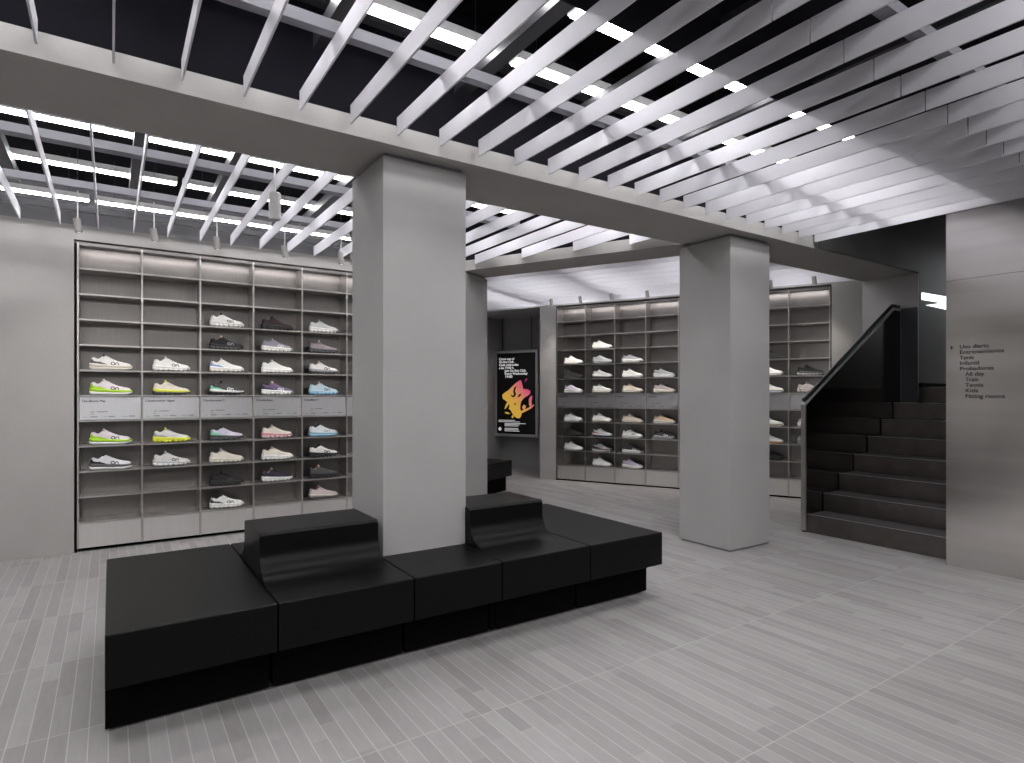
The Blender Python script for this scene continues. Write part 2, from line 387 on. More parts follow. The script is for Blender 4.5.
# ------------------------------------------------------------------ pendant spots
def spot(pos, aim, label, group, r=.024, h=.10, energy=9):
    t = empty('pendant_spotlight', label, 'spotlight', pos, 0, group)
    MB().tube([(0, 0, .02), (0, 0, 2.785-pos[2])], .0045, 8).build('rod', M['white_metal'], t)
    MB().tube([(0, 0, 2.785-pos[2]), (0, 0, 3.45-pos[2])], .0015, 6).build('hanger_wire', M['grid_black'], t)
    d = (Vector(aim)-Vector(pos)).normalized()
    tilt = (Vector((0, 0, -1))*.93 + d*.20 + Vector((.16, -.05, 0))).normalized()
    b = MB(); b.tube([-tilt*h*.5, -tilt*h*.47, tilt*h*.47, tilt*h*.5], [r*.9, r, r, r*.9], 18)
    b.build('head', M['spot'], t, smooth=False)
    MB().tube([tilt*(h*.5-.002), tilt*(h*.5+.0005)], r*.5, 16).build('lens', M['lens'], t)
    ld = bpy.data.lights.new('spot_lamp', 'SPOT'); ld.energy = energy; ld.color = (1.0, .93, .84); ld.spot_size = math.radians(75); ld.spot_blend = .8; ld.shadow_soft_size = .02
    lo = bpy.data.objects.new('spot_lamp', ld); C.objects.link(lo); lo.parent = t
    lo.location = tilt*(h*.5+.012); lo.rotation_euler = d.to_track_quat('-Z', 'Y').to_euler()
    return t
for i, x in enumerate((-.20, .279, .72, 1.25, 1.74)):
    spot((x, 5.40, 2.53), (x+.02, 6.1, 1.2), f'small grey cylinder spotlight before the left display, {ORD[i]} from the left', 'pendant spotlights before the left display')
for i, q in enumerate((3.77, 3.32, 2.86, 2.36, 1.87, 1.36, .85, .38)):
    x, y = pq(PU-.42, q); ax, ay = pq(PU+.03, q)
    spot((x, y, 2.62), (ax, ay, 1.2), f'small grey cylinder spotlight before the rear display, {ORD[i]} from the left', 'pendant spotlights before the rear display', energy=16)
t = empty('pendant_sensor', 'larger white cylinder hanging among the slats before the left display', 'pendant sensor', (.87, 4.02, 2.41))  # sensor cylinder, gives no light
MB().tube([(0, 0, 0), (0, 0, .004), (0, 0, .168), (0, 0, .172)], [.032, .036, .036, .032], 24).build('cylinder', M['white_metal'], t)
MB().tube([(0, 0, .172), (0, 0, 3.45-2.41)], .006, 8).build('rod', M['white_metal'], t)
MB().tube([(0, 0, -.002), (0, 0, .001)], .028, 20).build('lens', M['spot'], t)

# ------------------------------------------------------------------ shoe display units
def display_unit(t, w, ncol, front, depth, z0, rh, viewed, titles):
    """local frame: x along the unit, y into the wall, z up"""
    pitch = w/ncol; T = .0065
    zt = z0+12*rh
    MB().box(0, w, front+depth-.012, front+depth, z0, zt).build('back_panel', M['shelf_back'], t)
    for k in range(ncol+1):
        MB().box(k*pitch-T, k*pitch+T, front, front+depth-.012, z0, zt).build('divider', M['shelf'], t)
    fr = MB().box(-.02, w+.02, front+.006, front+depth, zt+.0015, zt+.008)
    fr.build('top_frame', M['shelf_back'], t)
    MB().box(.02, w-.02, front+.016, front+.034, zt-.008, zt-.002).build('added_light_strip', M['strip'], t)  # unseen strip added to brighten the top compartment
    MB().box(0, w, front+.002, front+.012, zt-.020, zt+.001).build('top_lip', M['shelf_back'], t)
    g = MB().box(-.020, -.0075, front+.001, front+depth, 0, zt).box(w+.0075, w+.019, front+.001, front+depth, 0, zt).box(0, w, front+.03, front+depth, .003, z0-.002)
    g.build('plinth', M['plinth'], t)
    for k in range(ncol):
        a, b = k*pitch+T, (k+1)*pitch-T
        for r in range(1, 12):
            if r == 12: continue
            z = z0+(12-r)*rh
            MB().box(a, b, front+.001, front+depth-.012, z-.0065, z+.0065).build('shelf', M['shelf'], t)
        MB().box(a+.002, b-.002, front+.002, front+.02, z0+.003, z0+rh-.010).build('drawer', M['drawer'], t)
        zl = z0+5*rh
        lp = MB().prism([(front+.004, zl+.010), (front+.012, zl+.010), (front+.030, zl+rh-.012), (front+.022, zl+rh-.012)], a+.002, b-.002, 'x').build('label_panel', M['label'], t)
        if viewed(k):
            # lettering on the slightly tilted panel
            dy, dz = .018, rh-.022; l = math.hypot(dy, dz)
            ex = Vector((1, 0, 0)); ey = Vector((0, dy/l, dz/l)); ez = ex.cross(ey)
            def mt(u, v):
                o = Vector((a+.002, front+.004, zl+.010)) + ex*u + ey*v + ez*.0012
                mm = Matrix.Identity(4)
                for i in range(3): mm[i][0] = ex[i]; mm[i][1] = ey[i]; mm[i][2] = ez[i]; mm[i][3] = o[i]
                return mm
            ti = titles[k % len(titles)]
            text('lettering', ti, .026, M['ink'], lp, mt(.015, .148), width=.0125*len(ti), bold=.0012)
            b2 = MB(); b2.m = mt(0, 0)
            for (u, v, wd, h) in ((.075, .062, .028, .007), (.118, .062, .075, .008), (.075, .045, .024, .005), (.02, .02, .03, .004), (.075, .019, .05, .010),
                                  (.165, .021, .022, .004), (.20, .020, .045, .010), (.29, .022, .045, .004), (.345, .021, .045, .010)):
                b2.box(u, u+wd, v, v+h, 0, .0006)
            b2.build('small_print', M['ink_soft'], lp)
z0L, rhL = .027, .2097
UL = empty('shoe_display_unit', 'brushed steel shoe display filling the left wall, with label strip', 'display shelf', (-.223, YL, 0))
display_unit(UL, .4485*6, 6, .0, .23, z0L, rhL, lambda k: k < 5, ['Cloudboom Max', 'Cloudmonster Hyper', 'Cloudmonster 2', 'Cloudeclipse', 'Cloudflow 4', 'Cloudrunner'])
qx, qy = pq(PU, 3.875)
UB = empty('shoe_display_unit', 'brushed steel shoe display on the rear wall, partly behind the free column', 'display shelf', (qx, qy, 0), TH-PI/2)
z0B, rhB = .022, .2147
display_unit(UB, 3.642, 8, .0, .23, z0B, rhB, lambda k: k in (0, 1, 2, 3), ['Cloudstratus', 'Cloudsurfer 7', 'Cloudnova', 'Cloudvista'])

# ------------------------------------------------------------------ shoes
def lerp(tab, x):
    if x <= tab[0][0]: return tab[0][1]
    for (a, va), (b, vb) in zip(tab, tab[1:]):
        if x <= b:
            u = (x-a)/(b-a); u = u*u*(3-2*u)*.5+u*.5
            return va+(vb-va)*u
    return tab[-1][1]
TOP = [(0, .078), (.02, .098), (.05, .107), (.09, .103), (.13, .094), (.18, .088), (.23, .093), (.28, .108), (.32, .118), (.36, .118), (.42, .109), (.55, .088), (.70, .071), (.82, .063), (.91, .058), (.97, .050), (1, .034)]
WID = [(0, .016), (.03, .026), (.08, .031), (.25, .034), (.42, .037), (.6, .043), (.74, .047), (.85, .044), (.93, .033), (.98, .018), (1, .006)]
FOX = [(0, .053), (.1, .050), (.35, .043), (.6, .038), (.85, .035), (1, .036)]
BOT = [(0, .014), (.04, .004), (.1, 0), (.72, 0), (.85, .003), (1, .015)]
Ls = .30
XS = [0, .012, .025, .045, .07, .10, .14, .18, .22, .26, .29, .315, .335, .36, .40, .45, .5, .56, .62, .68, .74, .80, .85, .90, .935, .965, .985, 1.0]
NJ = 16
def cavity(x): return max(0, min(1, (x-.045)/.03))*max(0, min(1, (.33-x)/.03))
def upper_grid():
    g = []
    for x in XS:
        zt = lerp(TOP, x); zb = lerp(FOX, x)-.006; w = lerp(WID, x); c = cavity(x); row = []
        for j in range(NJ+1):
            a = PI*j/NJ; cs = math.cos(a); sn = math.sin(a)
            y = w*(abs(cs)**.75)*(1 if cs > 0 else -1)
            z = zb+(zt-zb)*(sn**.85)
            zo = zb+(zt-zb)*min(1, sn/.62)
            if abs(cs) < .70: zo = zt-(zt-zb-.004)*(1-(abs(cs)/.70)**2)
            row.append((x*Ls, y, z*(1-c)+zo*c))
        g.append(row)
    return g
GU = upper_grid()
def side_y(x, z):
    zt = lerp(TOP, x); zb = lerp(FOX, x)-.006; w = lerp(WID, x)
    s = max(0, min(1, (z-zb)/(zt-zb)))**(1/.85); return -w*(max(0, 1-s*s)**.5)**.75
def mesh_parts():
    P = {}
    up, li = MB(), MB(); n = NJ+1; vs = [v for r in GU for v in r]; fu, fl = [], []
    for i in range(len(XS)-1):
        for j in range(NJ):
            f = (i*n+j, i*n+j+1, (i+1)*n+j+1, (i+1)*n+j)
            xm = (XS[i]+XS[i+1])/2; cm = abs(math.cos(PI*(j+.5)/NJ))
            (fl if cavity(xm) > .3 and cm < .72 else fu).append(f)
    up.add(vs, fu); li.add(vs, fl)
    P['upper'] = up; P['lining'] = li
    def sole(zlo, zhi, grow, pods):
        b = MB(); rows = []
        xs = [i/60 for i in range(61)]
        for x in xs:
            w = lerp(WID, x)+grow; a = zlo(x); c = zhi(x)
            if pods:
                ph = abs(math.sin(PI*x*7.5)); w *= .86+.14*ph**.5; 
                if .04 < x < .96: a += .015*(1-ph**.4)
            X = -.008+x*(Ls+.014)
            rows.append([(X, -w*.86, a), (X, -w, a+(c-a)*.35), (X, -w, a+(c-a)*.8), (X, -w*.93, c), (X, w*.93, c), (X, w, a+(c-a)*.8), (X, w, a+(c-a)*.35), (X, w*.86, a)])
        vs = [v for r in rows for v in r]; k = 8; fs = []
        for i in range(len(rows)-1):
            for j in range(k): fs.append((i*k+j, i*k+(j+1) % k, (i+1)*k+(j+1) % k, (i+1)*k+j))
        fs += [tuple(range(k)), tuple(range((len(rows)-1)*k+k-1, (len(rows)-1)*k-1, -1))]
        b.add(vs, fs); return b
    mid = lambda x: lerp(BOT, x)+(lerp(FOX, x)-lerp(BOT, x))*.52
    P['midsole'] = sole(lambda x: mid(x)-.001, lambda x: lerp(FOX, x)+.003, .0055, False)
    P['outsole'] = sole(lambda x: lerp(BOT, x), mid, .0045, False)
    P['outsole_pods'] = sole(lambda x: lerp(BOT, x), lambda x: mid(x)+.004, .0065, True)
    la = MB()
    for x in (.40, .45, .50, .55):
        z = lerp(TOP, x)+.0015; la.tube([(x*Ls-.002, -.020, z-.010), (x*Ls, -.012, z-.001), (x*Ls, 0, z), (x*Ls, .012, z-.001), (x*Ls-.002, .020, z-.010)], .0023, 6)
    P['laces'] = la
    tg = MB(); tg.prism([(.082, .090), (.088, .122), (.094, .131), (.101, .130), (.108, .118), (.104, .100)], -.017, .017, 'y'); P['tongue'] = tg
    lg = MB()
    def ribbon(pts, wd=.0042):
        vs, fs = [], []
        for i, (x, z) in enumerate(pts):
            a = pts[max(0, i-1)]; b = pts[min(len(pts)-1, i+1)]; d = Vector((b[0]-a[0], b[1]-a[1])).normalized(); nn = Vector((-d.y, d.x))
            for s in (-1, 1):
                X, Z = x+nn.x*wd*s, z+nn.y*wd*s
                vs.append((X, side_y(X/Ls, Z)-.0022, Z)); vs.append((X, side_y(X/Ls, Z)+.001, Z))
        for i in range(len(pts)-1):
            o = i*4; fs += [(o, o+2, o+6, o+4), (o, o+1, o+5, o+4), (o+2, o+3, o+7, o+6)]
        lg.add(vs, fs)
    c0 = (.163, .054)
    ribbon([(c0[0]+.013*math.cos(t), c0[1]+.011*math.sin(t)) for t in [PI*2*i/12 for i in range(13)]], .0030)
    ribbon([(.182, .041), (.183, .053), (.190, .060), (.199, .059), (.204, .051), (.205, .040)], .0030)
    P['logo'] = lg
    hp = MB(); vs, fs = [], []
    xs = [0.004, .03, .07, .12, .18, .24, .30, .36, .42]
    for x in xs:
        zb = lerp(FOX, x)-.001; zh = zb+(.036*(1-x/.42)+.004)
        for z in (zb, (zb+zh)/2, zh):
            for s in (1, -1): vs.append((x*Ls, s*(side_y(x, z)-.0016), z))
    for i in range(len(xs)-1):
        o = i*6
        for s in (0, 1):
            fs += [(o+s, o+2+s, o+8+s, o+6+s), (o+2+s, o+4+s, o+10+s, o+8+s)]
    hp.add(vs, fs); P['heel_panel'] = hp
    out = {}
    for k, b in P.items():
        o = b.build('shoe_'+k, None, smooth=True); out[k] = o.data; bpy.data.objects.remove(o)
    return out
SM = mesh_parts()
CM = {}
def cmat(col, kind):
    key = (col, kind)
    if key not in CM:
        CM[key] = simple(f'shoe_{kind}_{len(CM)}', col, {'fabric': .85, 'foam': .6, 'lining': .9}[kind], var=.05, s=60, bmp=(.25 if kind == 'fabric' else 0))
    return CM[key]
def shoe(pos, rotz, spec, label, group, sc=1.0):
    up, mi, out, heel, logo, lining, pods = spec
    t = empty('running_shoe', label, 'shoe', pos, rotz, group); t.scale = (sc, sc, sc*1.08)
    def part(name, key, col, kind):
        me = SM[key].copy(); me.materials.clear(); me.materials.append(cmat(col, kind))
        o = bpy.data.objects.new(name, me); C.objects.link(o); o.parent = t; return o
    u = part('upper', 'upper', up, 'fabric'); part('lining', 'lining', lining, 'lining')
    part('midsole', 'midsole', mi, 'foam'); part('outsole', 'outsole_pods' if pods else 'outsole', out, 'foam')
    part('tongue', 'tongue', lining, 'lining')
    part('laces', 'laces', tuple(min(1, c*1.08+.01) for c in up), 'fabric')
    if logo: part('logo', 'logo', logo, 'foam')
    if heel: part('heel_panel', 'heel_panel', heel, 'fabric')
    return t
WH = (.80, .80, .78); CR = (.74, .70, .62); BK = (.012, .012, .014); GR = (.35, .36, .38); LG = (.56, .57, .58); LI = (.42, .70, .04); YE = (.72, .74, .06)
PU_ = (.035, .028, .05); LIL = (.50, .45, .58); MINT = (.20, .62, .42); BL = (.47, .62, .70); NAV = (.04, .04, .10); PK = (.66, .57, .56); MAR = (.03, .016, .022)
CHA = (.07, .07, .075); TAN = (.62, .46, .32); MAUV = (.30, .26, .28); RED = (.50, .10, .12); DL = (.03, .03, .03); ORA = (.75, .35, .15)
# (upper, midsole, outsole, heel panel, logo, lining, pods)
LEFT = {
 (0, 4): ((WH, CR, CR, (.10, .10, .11), BK, CHA, False), 'white and black low-soled'),
 (0, 5): (((.80, .74, .77), LI, WH, LI, BK, PK, False), 'white and lime'),
 (0, 7): (((.80, .74, .77), LI, WH, LI, BK, PK, False), 'pink-white and lime'),
 (0, 8): (((.70, .70, .74), (.09, .09, .10), WH, BK, BK, CHA, False), 'grey-white and black'),
 (1, 4): ((WH, WH, WH, None, BK, LG, True), 'white black-marked'),
 (1, 5): ((CR, YE, CHA, None, None, YE, True), 'cream and yellow'),
 (1, 7): (((.66, .67, .66), YE, YE, GR, LG, YE, True), 'grey and bright yellow'),
 (1, 8): (((.68, .68, .66), LG, WH, None, BK, LG, True), 'pale grey black-marked'),
 (2, 2): ((WH, WH, WH, None, BK, BK, True), 'white dark-collared'),
 (2, 3): ((BK, BK, CHA, None, GR, TAN, True), 'black'),
 (2, 4): ((WH, WH, CR, (.20, .30, .60), None, LG, True), 'white blue-striped'),
 (2, 5): ((CHA, WH, BK, MINT, WH, BK, True), 'black and mint'),
 (2, 7): (((.58, .55, .68), CHA, CHA, MINT, WH, CHA, True), 'lilac and mint'),
 (2, 8): ((CR, CR, CR, None, None, LG, True), 'cream'),
 (2, 9): ((BK, BK, BK, None, CHA, BK, True), 'all black'),
 (2, 10): ((WH, WH, WH, CHA, BK, CHA, True), 'white black-heeled'),
 (3, 2): ((MAR, BK, BK, None, None, MAR, True), 'dark maroon'),
 (3, 3): (((.30, .30, .35), WH, WH, None, WH, GR, True), 'slate grey'),
 (3, 4): ((WH, WH, WH, None, None, WH, True), 'plain white'),
 (3, 5): (((.15, .11, .20), WH, WH, NAV, WH, TAN, True), 'purple white-soled'),
 (3, 7): ((CR, (.60, .25, .30), (.72, .50, .52), None, None, CR, True), 'cream and rose'),
 (3, 8): ((CR, WH, WH, None, LG, TAN, True), 'off-white'),
 (3, 9): ((PU_, WH, WH, None, None, TAN, True), 'dark purple white-soled'),
 (4, 2): ((LG, WH, WH, None, LG, GR, True), 'light grey white-soled'),
 (4, 3): (((.27, .235, .255), CHA, CHA, None, GR, TAN, True), 'mauve dark-soled'),
 (4, 4): ((WH, GR, CHA, None, BK, TAN, True), 'white grey-soled'),
 (4, 5): ((BL, BL, (.30, .58, .80), None, BK, TAN, True), 'light blue'),
 (4, 7): (((.72, .76, .78), BL, (.30, .55, .75), None, GR, NAV, False), 'white and pale blue'),
 (4, 8): ((WH, BK, BK, None, BK, BK, True), 'white black-soled'),
 (4, 9): ((CHA, BK, BK, None, None, TAN, True), 'charcoal'),
 (4, 10): ((PK, CR, (.12, .1, .1), None, None, (.5, .25, .3), False), 'pale pink'),
}
def where(r):
    if r <= 5: return ['', '', 'fourth shelf above labels', 'third shelf above labels', 'second shelf above labels', 'just above the labels'][r]
    return {7: 'just below the labels', 8: 'second shelf below labels', 9: 'third shelf below labels', 10: 'lowest shelf'}[r]
for (c, r), (sp, nm) in LEFT.items():
    sc = .975 if c == 0 else .93
    x = -.223+.4485*(c+.5) + .003 - .150*sc
    z = z0L+(11-r)*rhL+.007
    shoe((x, YL+.065, z), math.radians(random.uniform(-3, 3)), sp, f'{nm} running shoe, left display, {ORD[c]} column, {where(r)}', 'running shoes on the left display', sc)
BACK = {
 (0, 3): ((WH, WH, CR, None, None, LG, True), 'white cream-soled'),
 (0, 4): ((BK, BK, CHA, None, None, BK, True), 'black'),
 (0, 5): (((.66, .62, .72), WH, WH, GR, None, CHA, False), 'pale lilac'),
 (0, 7): (((.64, .66, .70), WH, WH, None, LG, GR, False), 'light grey'),
 (0, 8): ((BK, BK, BK, None, None, BK, True), 'all black'),
 (0, 9): ((WH, WH, WH, None, None, LG, False), 'white'),
 (1, 2): ((WH, WH, WH, None, None, WH, True), 'plain white'),
 (1, 3): ((GR, GR, GR, None, None, CHA, False), 'mid grey'),
 (1, 4): ((LG, WH, CHA, None, GR, LG, False), 'silver dark-soled'),
 (1, 5): ((WH, WH, CR, None, None, WH, True), 'white'),
 (1, 7): ((WH, WH, CR, None, None, CR, True), 'white cream-soled'),
 (1, 8): (((.70, .70, .72), WH, NAV, RED, None, CHA, False), 'white navy-soled'),
 (1, 9): ((GR, CHA, WH, BK, ORA, BK, True), 'grey and black'),
 (1, 10): ((WH, WH, WH, None, None, LG, True), 'clean white'),
 (2, 3): ((GR, WH, WH, None, GR, BK, True), 'grey white-soled'),
 (2, 4): ((WH, WH, WH, None, None, LG, True), 'white'),
 (2, 5): (((.76, .66, .56), CR, CR, None, None, TAN, True), 'cream peach'),
 (2, 7): (((.78, .68, .58), CR, CR, None, None, CR, True), 'peach-tinted cream'),
 (2, 8): ((WH, WH, WH, None, BK, CHA, False), 'white black-marked'),
 (2, 9): ((CHA, WH, WH, None, WH, BK, False), 'black white-soled'),
 (2, 10): ((LIL, WH, WH, None, None, LIL, False), 'lilac white-soled'),
 (3, 4): ((GR, LG, WH, MAUV, None, LG, False), 'dark grey pale-soled'),
 (3, 5): (((.50, .43, .45), CR, CR, None, None, MAUV, True), 'mauve pink'),
 (3, 7): ((TAN, CR, WH, None, None, TAN, False), 'tan white-soled'),
 (3, 8): ((CHA, GR, GR, None, WH, BK, False), 'charcoal grey-soled'),
 (6, 3): ((BK, BK, CHA, None, None, BK, True), 'black'),
 (6, 4): ((WH, WH, CR, None, None, ORA, False), 'white orange-lined'),
 (6, 5): ((WH, WH, (.5, .58, .72), None, None, WH, False), 'white blue-soled'),
 (6, 7): ((WH, CR, CR, None, None, WH, False), 'ivory'),
 (6, 8): ((WH, WH, ORA, None, None, WH, False), 'white orange-soled'),
 (6, 9): ((BK, BK, BK, None, None, BK, True), 'all black'),
 (7, 4): ((BK, CHA, LG, None, None, BK, True), 'black grey-soled'),
 (7, 5): (((.66, .60, .59), PK, PK, None, None, PK, True), 'blush'),
 (7, 7): ((WH, WH, CR, None, None, WH, True), 'white'),
 (7, 8): ((GR, GR, GR, None, None, GR, True), 'grey'),
}
CN = {0: 'first', 1: 'second', 2: 'third', 3: 'fourth', 6: 'seventh', 7: 'last'}
for (c, r), (sp, nm) in BACK.items():
    q = 3.875-.45525*(c+.5)+.124 + (-.0 if c < 2 else 0.0)
    z = z0B+(11-r)*rhB+.007
    x, y = pq(PU+.065, q)
    shoe((x, y, z), TH-PI/2+math.radians(random.uniform(-3, 3)), sp, f'{nm} running shoe, rear display, {CN[c]} column, {where(r)}', 'running shoes on the rear display', .96)

# ------------------------------------------------------------------ benches
ZB = .42; ZU = .215
def hump_profile(y0, y1, ztop=.634, ins=.0):
    foot = .20; rb = .012
    pts = [(y0-.165+.161*math.sin(t), ZB+.13*(1-math.cos(t))) for t in [PI/2*k/16 for k in range(17)]]
    pts += [(y0-.002, ztop-rb), (y0+.010, ztop)]
    r = [(y0+y1-y, z) for y, z in pts][::-1]
    return pts+r
def bench_body(mb, x0, x1, y0, y1): mb.box(x0, x1, y0, y1, ZU, ZB, .006)
BN = empty('bench', 'large black modular bench wrapped around the left column', 'bench')
mods = [(-.018, .583, 'm'), (.588, 1.205, 'h'), (1.210, 1.705, 'c'), (1.710, 2.313, 'h2'), (2.317, 2.92, 'm')]
Y0, Y1 = 2.642, 3.86
for (x0, x1, k) in mods:
    b = MB()
    if k == 'c':
        bench_body(b, x0, x1, Y0, 3.096); bench_body(b, x0, x1, 3.604, Y1); b.box(x0, 1.226, 3.09, 3.61, ZU, ZB-.002)
    elif k == 'h2':
        b.box(x0, 1.76, Y0, 3.096, ZU, ZB, .004); b.box(x0, 1.76, 3.604, Y1, ZU, ZB, .004); b.box(1.752, x1, Y0, Y1, ZU, ZB, .006)
    else: bench_body(b, x0, x1, Y0, Y1)
    o = b.build('seat_module', M['bench'], BN)
    px0 = x0 if x0 < 0 else x0; px1 = min(x1, 2.925)
    p = MB(); a = .006
    lo, hi = 2.775, 3.72
    if k in ('c', 'h2'):
        p.box(x0+a, min(px1, 1.75)-a, lo, 3.094, .016, ZU); p.box(x0+a, min(px1, 1.75)-a, 3.606, hi, .016, ZU)
        if k == 'c': p.box(x0+a, 1.226, 3.09, 3.61, .016, ZU)
        if k == 'h2': p.box(1.75, px1-a, lo, hi, .016, ZU)
    else: p.box(x0+a*(x0 > 0), px1-a, lo, hi, .016, ZU)
    # soft fillet under the overhang
    p.prism([(lo, ZU), (lo-.06, ZU), (lo-.02, ZU-.012), (lo, ZU-.06)], x0+a*(x0 > 0), px1-a, 'x')
    p.build('plinth', M['plinth'], BN)
    for (fx, fy) in ((x0+.08, lo+.05), (px1-.08, lo+.05), (x0+.08, hi-.05), (px1-.08, hi-.05)):
        MB().tube([(fx, fy, 0), (fx, fy, .018)], .02, 10).build('foot', M['plinth'], BN)
h = MB().prism(hump_profile(3.04, 3.42), .588, 1.178, 'x').build('backrest_hump', M['bench'], BN, sharp=35)
def clip_y(poly, ymax, keep_low=True):
    out = []
    for i in range(len(poly)):
        a, b = poly[i], poly[(i+1) % len(poly)]
        ia = (a[0] <= ymax) == keep_low; ib = (b[0] <= ymax) == keep_low
        if ia: out.append(a)
        if ia != ib:
            t = (ymax-a[0])/(b[0]-a[0]); out.append((ymax, a[1]+(b[1]-a[1])*t))
    return out
hp = hump_profile(3.04, 3.42)
b = MB().prism(hp, 1.752, 2.262, 'x'); b.prism(clip_y(hp, 3.094), 1.737, 1.752, 'x')
b.build('backrest_hump', M['bench'], BN, sharp=35)
B2 = empty('bench', 'black bench half hidden behind the far left column', 'bench', rotz=TH)
b = MB().box(5.95, 6.963, 3.943, 5.05, ZU, ZB, .006); b.build('seat_module', M['bench'], B2)
p = MB().box(5.95, 6.935, 4.02, 4.9, .016, ZU); p.build('plinth', M['plinth'], B2)
for fx, fy in ((6.05, 4.12), (6.8, 4.12), (6.05, 4.83), (6.8, 4.83)): MB().tube([(fx, fy, 0), (fx, fy, .018)], .02, 10).build('foot', M['plinth'], B2)

# ------------------------------------------------------------------ stairs
ST = empty('staircase', 'dark bronze metal staircase rising between steel wall and balustrade', 'staircase', (5.455, 2.5, 0))
R, T = .172, .285; X0 = 5.455
for k in range(8):
    xa = X0+T*k; za = R*k; zb = R*(k+1)
    xe = xa+T+.02 if k < 7 else 10.35
    y1 = 3.152 if xa < 7.2 else 2.983
    s = empty('step', None, None, (0, 0, 0)); s.parent = ST
    for pr in ('label', 'category'):
        if pr in s: del s[pr]
    lx = xa-X0
    MB().box(lx, lx+.012, 1.957-2.5, y1-2.5, za if k == 0 else za+.001, zb-.014).build('riser', M['bronze'], s)
    ex = (7.338 if k == 6 else xe)-X0
    MB().box(lx-.006, ex, 1.957-2.5, y1-2.5, zb-.014, zb-.003).build('tread', M['tread'], s)
    MB().box(lx-.008, lx+.012, 1.957-2.5, y1-2.5, zb-.003, zb).build('nosing', M['steel'], s)
# balustrade
BA = empty('balustrade', 'dark metal stair balustrade with sloping handrail', 'balustrade', (X0, 3.157, 0))
zn = 1.19; xt = 7.19-X0; zt = 2.225
poly = [(-.004, 0.0), (-.004, zn), (xt, zt), (7.338-X0, zt), (7.338-X0, 0)]
MB().prism(poly, 0.003, .018, 'y').build('inner_panel', M['blackgloss'], BA)
MB().prism(poly, .018, .045, 'y').build('outer_panel', M['steel'], BA)
MB().box(-.020, -.004, 0, .045, .012, zn+.006).build('newel_edge', M['steel'], BA)
MB().box(-.016, .02, .004, .041, 0, .012).build('foot', M['plinth'], BA)
sl = (zt-zn)/xt; ln = math.hypot(1, sl)
MB().prism([(-.02, zn), (xt, zt), (7.338-X0, zt), (7.338-X0, zt+.018), (xt-.006, zt+.018), (-.02, zn+.022)], 0, .048, 'y').build('top_cap', M['rail_steel'], BA)
hr = []
for (x, z) in ((-.015, zn+.055), (.02, zn+.055+.02*sl), (xt-.05, zt+.055-.05*sl), (xt-.01, zt+.050), (xt+.04, zt+.052), (7.336-X0, zt+.052)): hr.append((x, .022, z))
MB().tube(hr, .019, 14).build('handrail', M['rail_black'], BA, smooth=True)
for u in (.12, .38, .64, .90):
    x = u*xt; z = zn+x*sl
    MB().tube([(x, .022, z+.01), (x, .022, z+.05)], .006, 8).build('bracket', M['steel'], BA)
# slate cladding on the pier beside the stair and a dark band low on the landing wall
structure(MB().box(7.328, 7.339, 2.985, 3.153, 1.205, 2.25), 'trim_1', M['slate'], 'dark slate cladding on the pier below the handrail')
structure(MB().box(7.36, 10.3, 2.965, 2.985, 1.377, 1.42), 'stair_dark_band', M['plinth'])
# lit opening in the stair wall, its reflection made as a glowing wedge
t = empty('lit_opening', 'bright lit opening in the stair wall with its glowing reflection', 'lit opening', (7.42, 2.985, 2.3))
MB().prism([(0, .037), (0, .116), (1.1, .134), (1.1, .050), (.45, .044)], -.012, 0, 'y').build('diffuser', M['opening_glow'], t)
MB().prism([(.10, -.014), (.45, .036), (1.1, .044), (1.1, -.030)], -.008, 0, 'y').build('opening_reflection', M['opening_glow'], t)
t = empty('added_landing_light', 'added unseen light over the upper landing', 'ceiling light', (9.4, 2.35, 3.0))  # unseen lamp added to brighten the stairwell
MB().box(-.3, .3, -.2, .2, .02, .1).build('housing', M['white_metal'], t)
MB().tube([(0, 0, .1), (0, 0, 1.2)], .006, 8).build('rod', M['grid_black'], t)
MB().box(-.28, .28, -.18, .18, .0, .02).build('diffuser', M['led_landing'], t)

# ------------------------------------------------------------------ directory lettering on the steel wall
SG = empty('directory_sign', 'black directory lettering on the brushed steel wall beside the stairs', 'sign', (5.297, 1.927, 1.65))
def mts(y, z):
    mm = Matrix.Identity(4)
    ex = Vector((0, -1, 0)); ey = Vector((0, 0, 1)); ez = Vector((-1, 0, 0))
    for i in range(3): mm[i][0] = ex[i]; mm[i][1] = ey[i]; mm[i][2] = ez[i]
    mm[0][3] = -.0008; mm[1][3] = y-1.927; mm[2][3] = z-1.65; return mm
zb = 1.640
for i, (s_, yy, wd) in enumerate((('Uso diario', 1.877, .180), ('Entrenamiento', 1.877, .268), ('Tenis', 1.877, .090), ('Infantil', 1.877, .120), ('Probadores', 1.877, .208),
                                  ('All day', 1.841, .119), ('Train', 1.841, .083), ('Tennis', 1.841, .113), ('Kids', 1.841, .078), ('Fitting rooms', 1.841, .238))):
    text('lettering', s_, .040, M['ink'], SG, mts(yy, zb-.0410*i), width=wd-.002, bold=.0014)
b = MB().box(-.001, 0, -.011, .011, -.0025, .0025).box(-.001, 0, -.0025, .0025, -.013, .013)
b.build('cross_mark', M['ink'], SG)

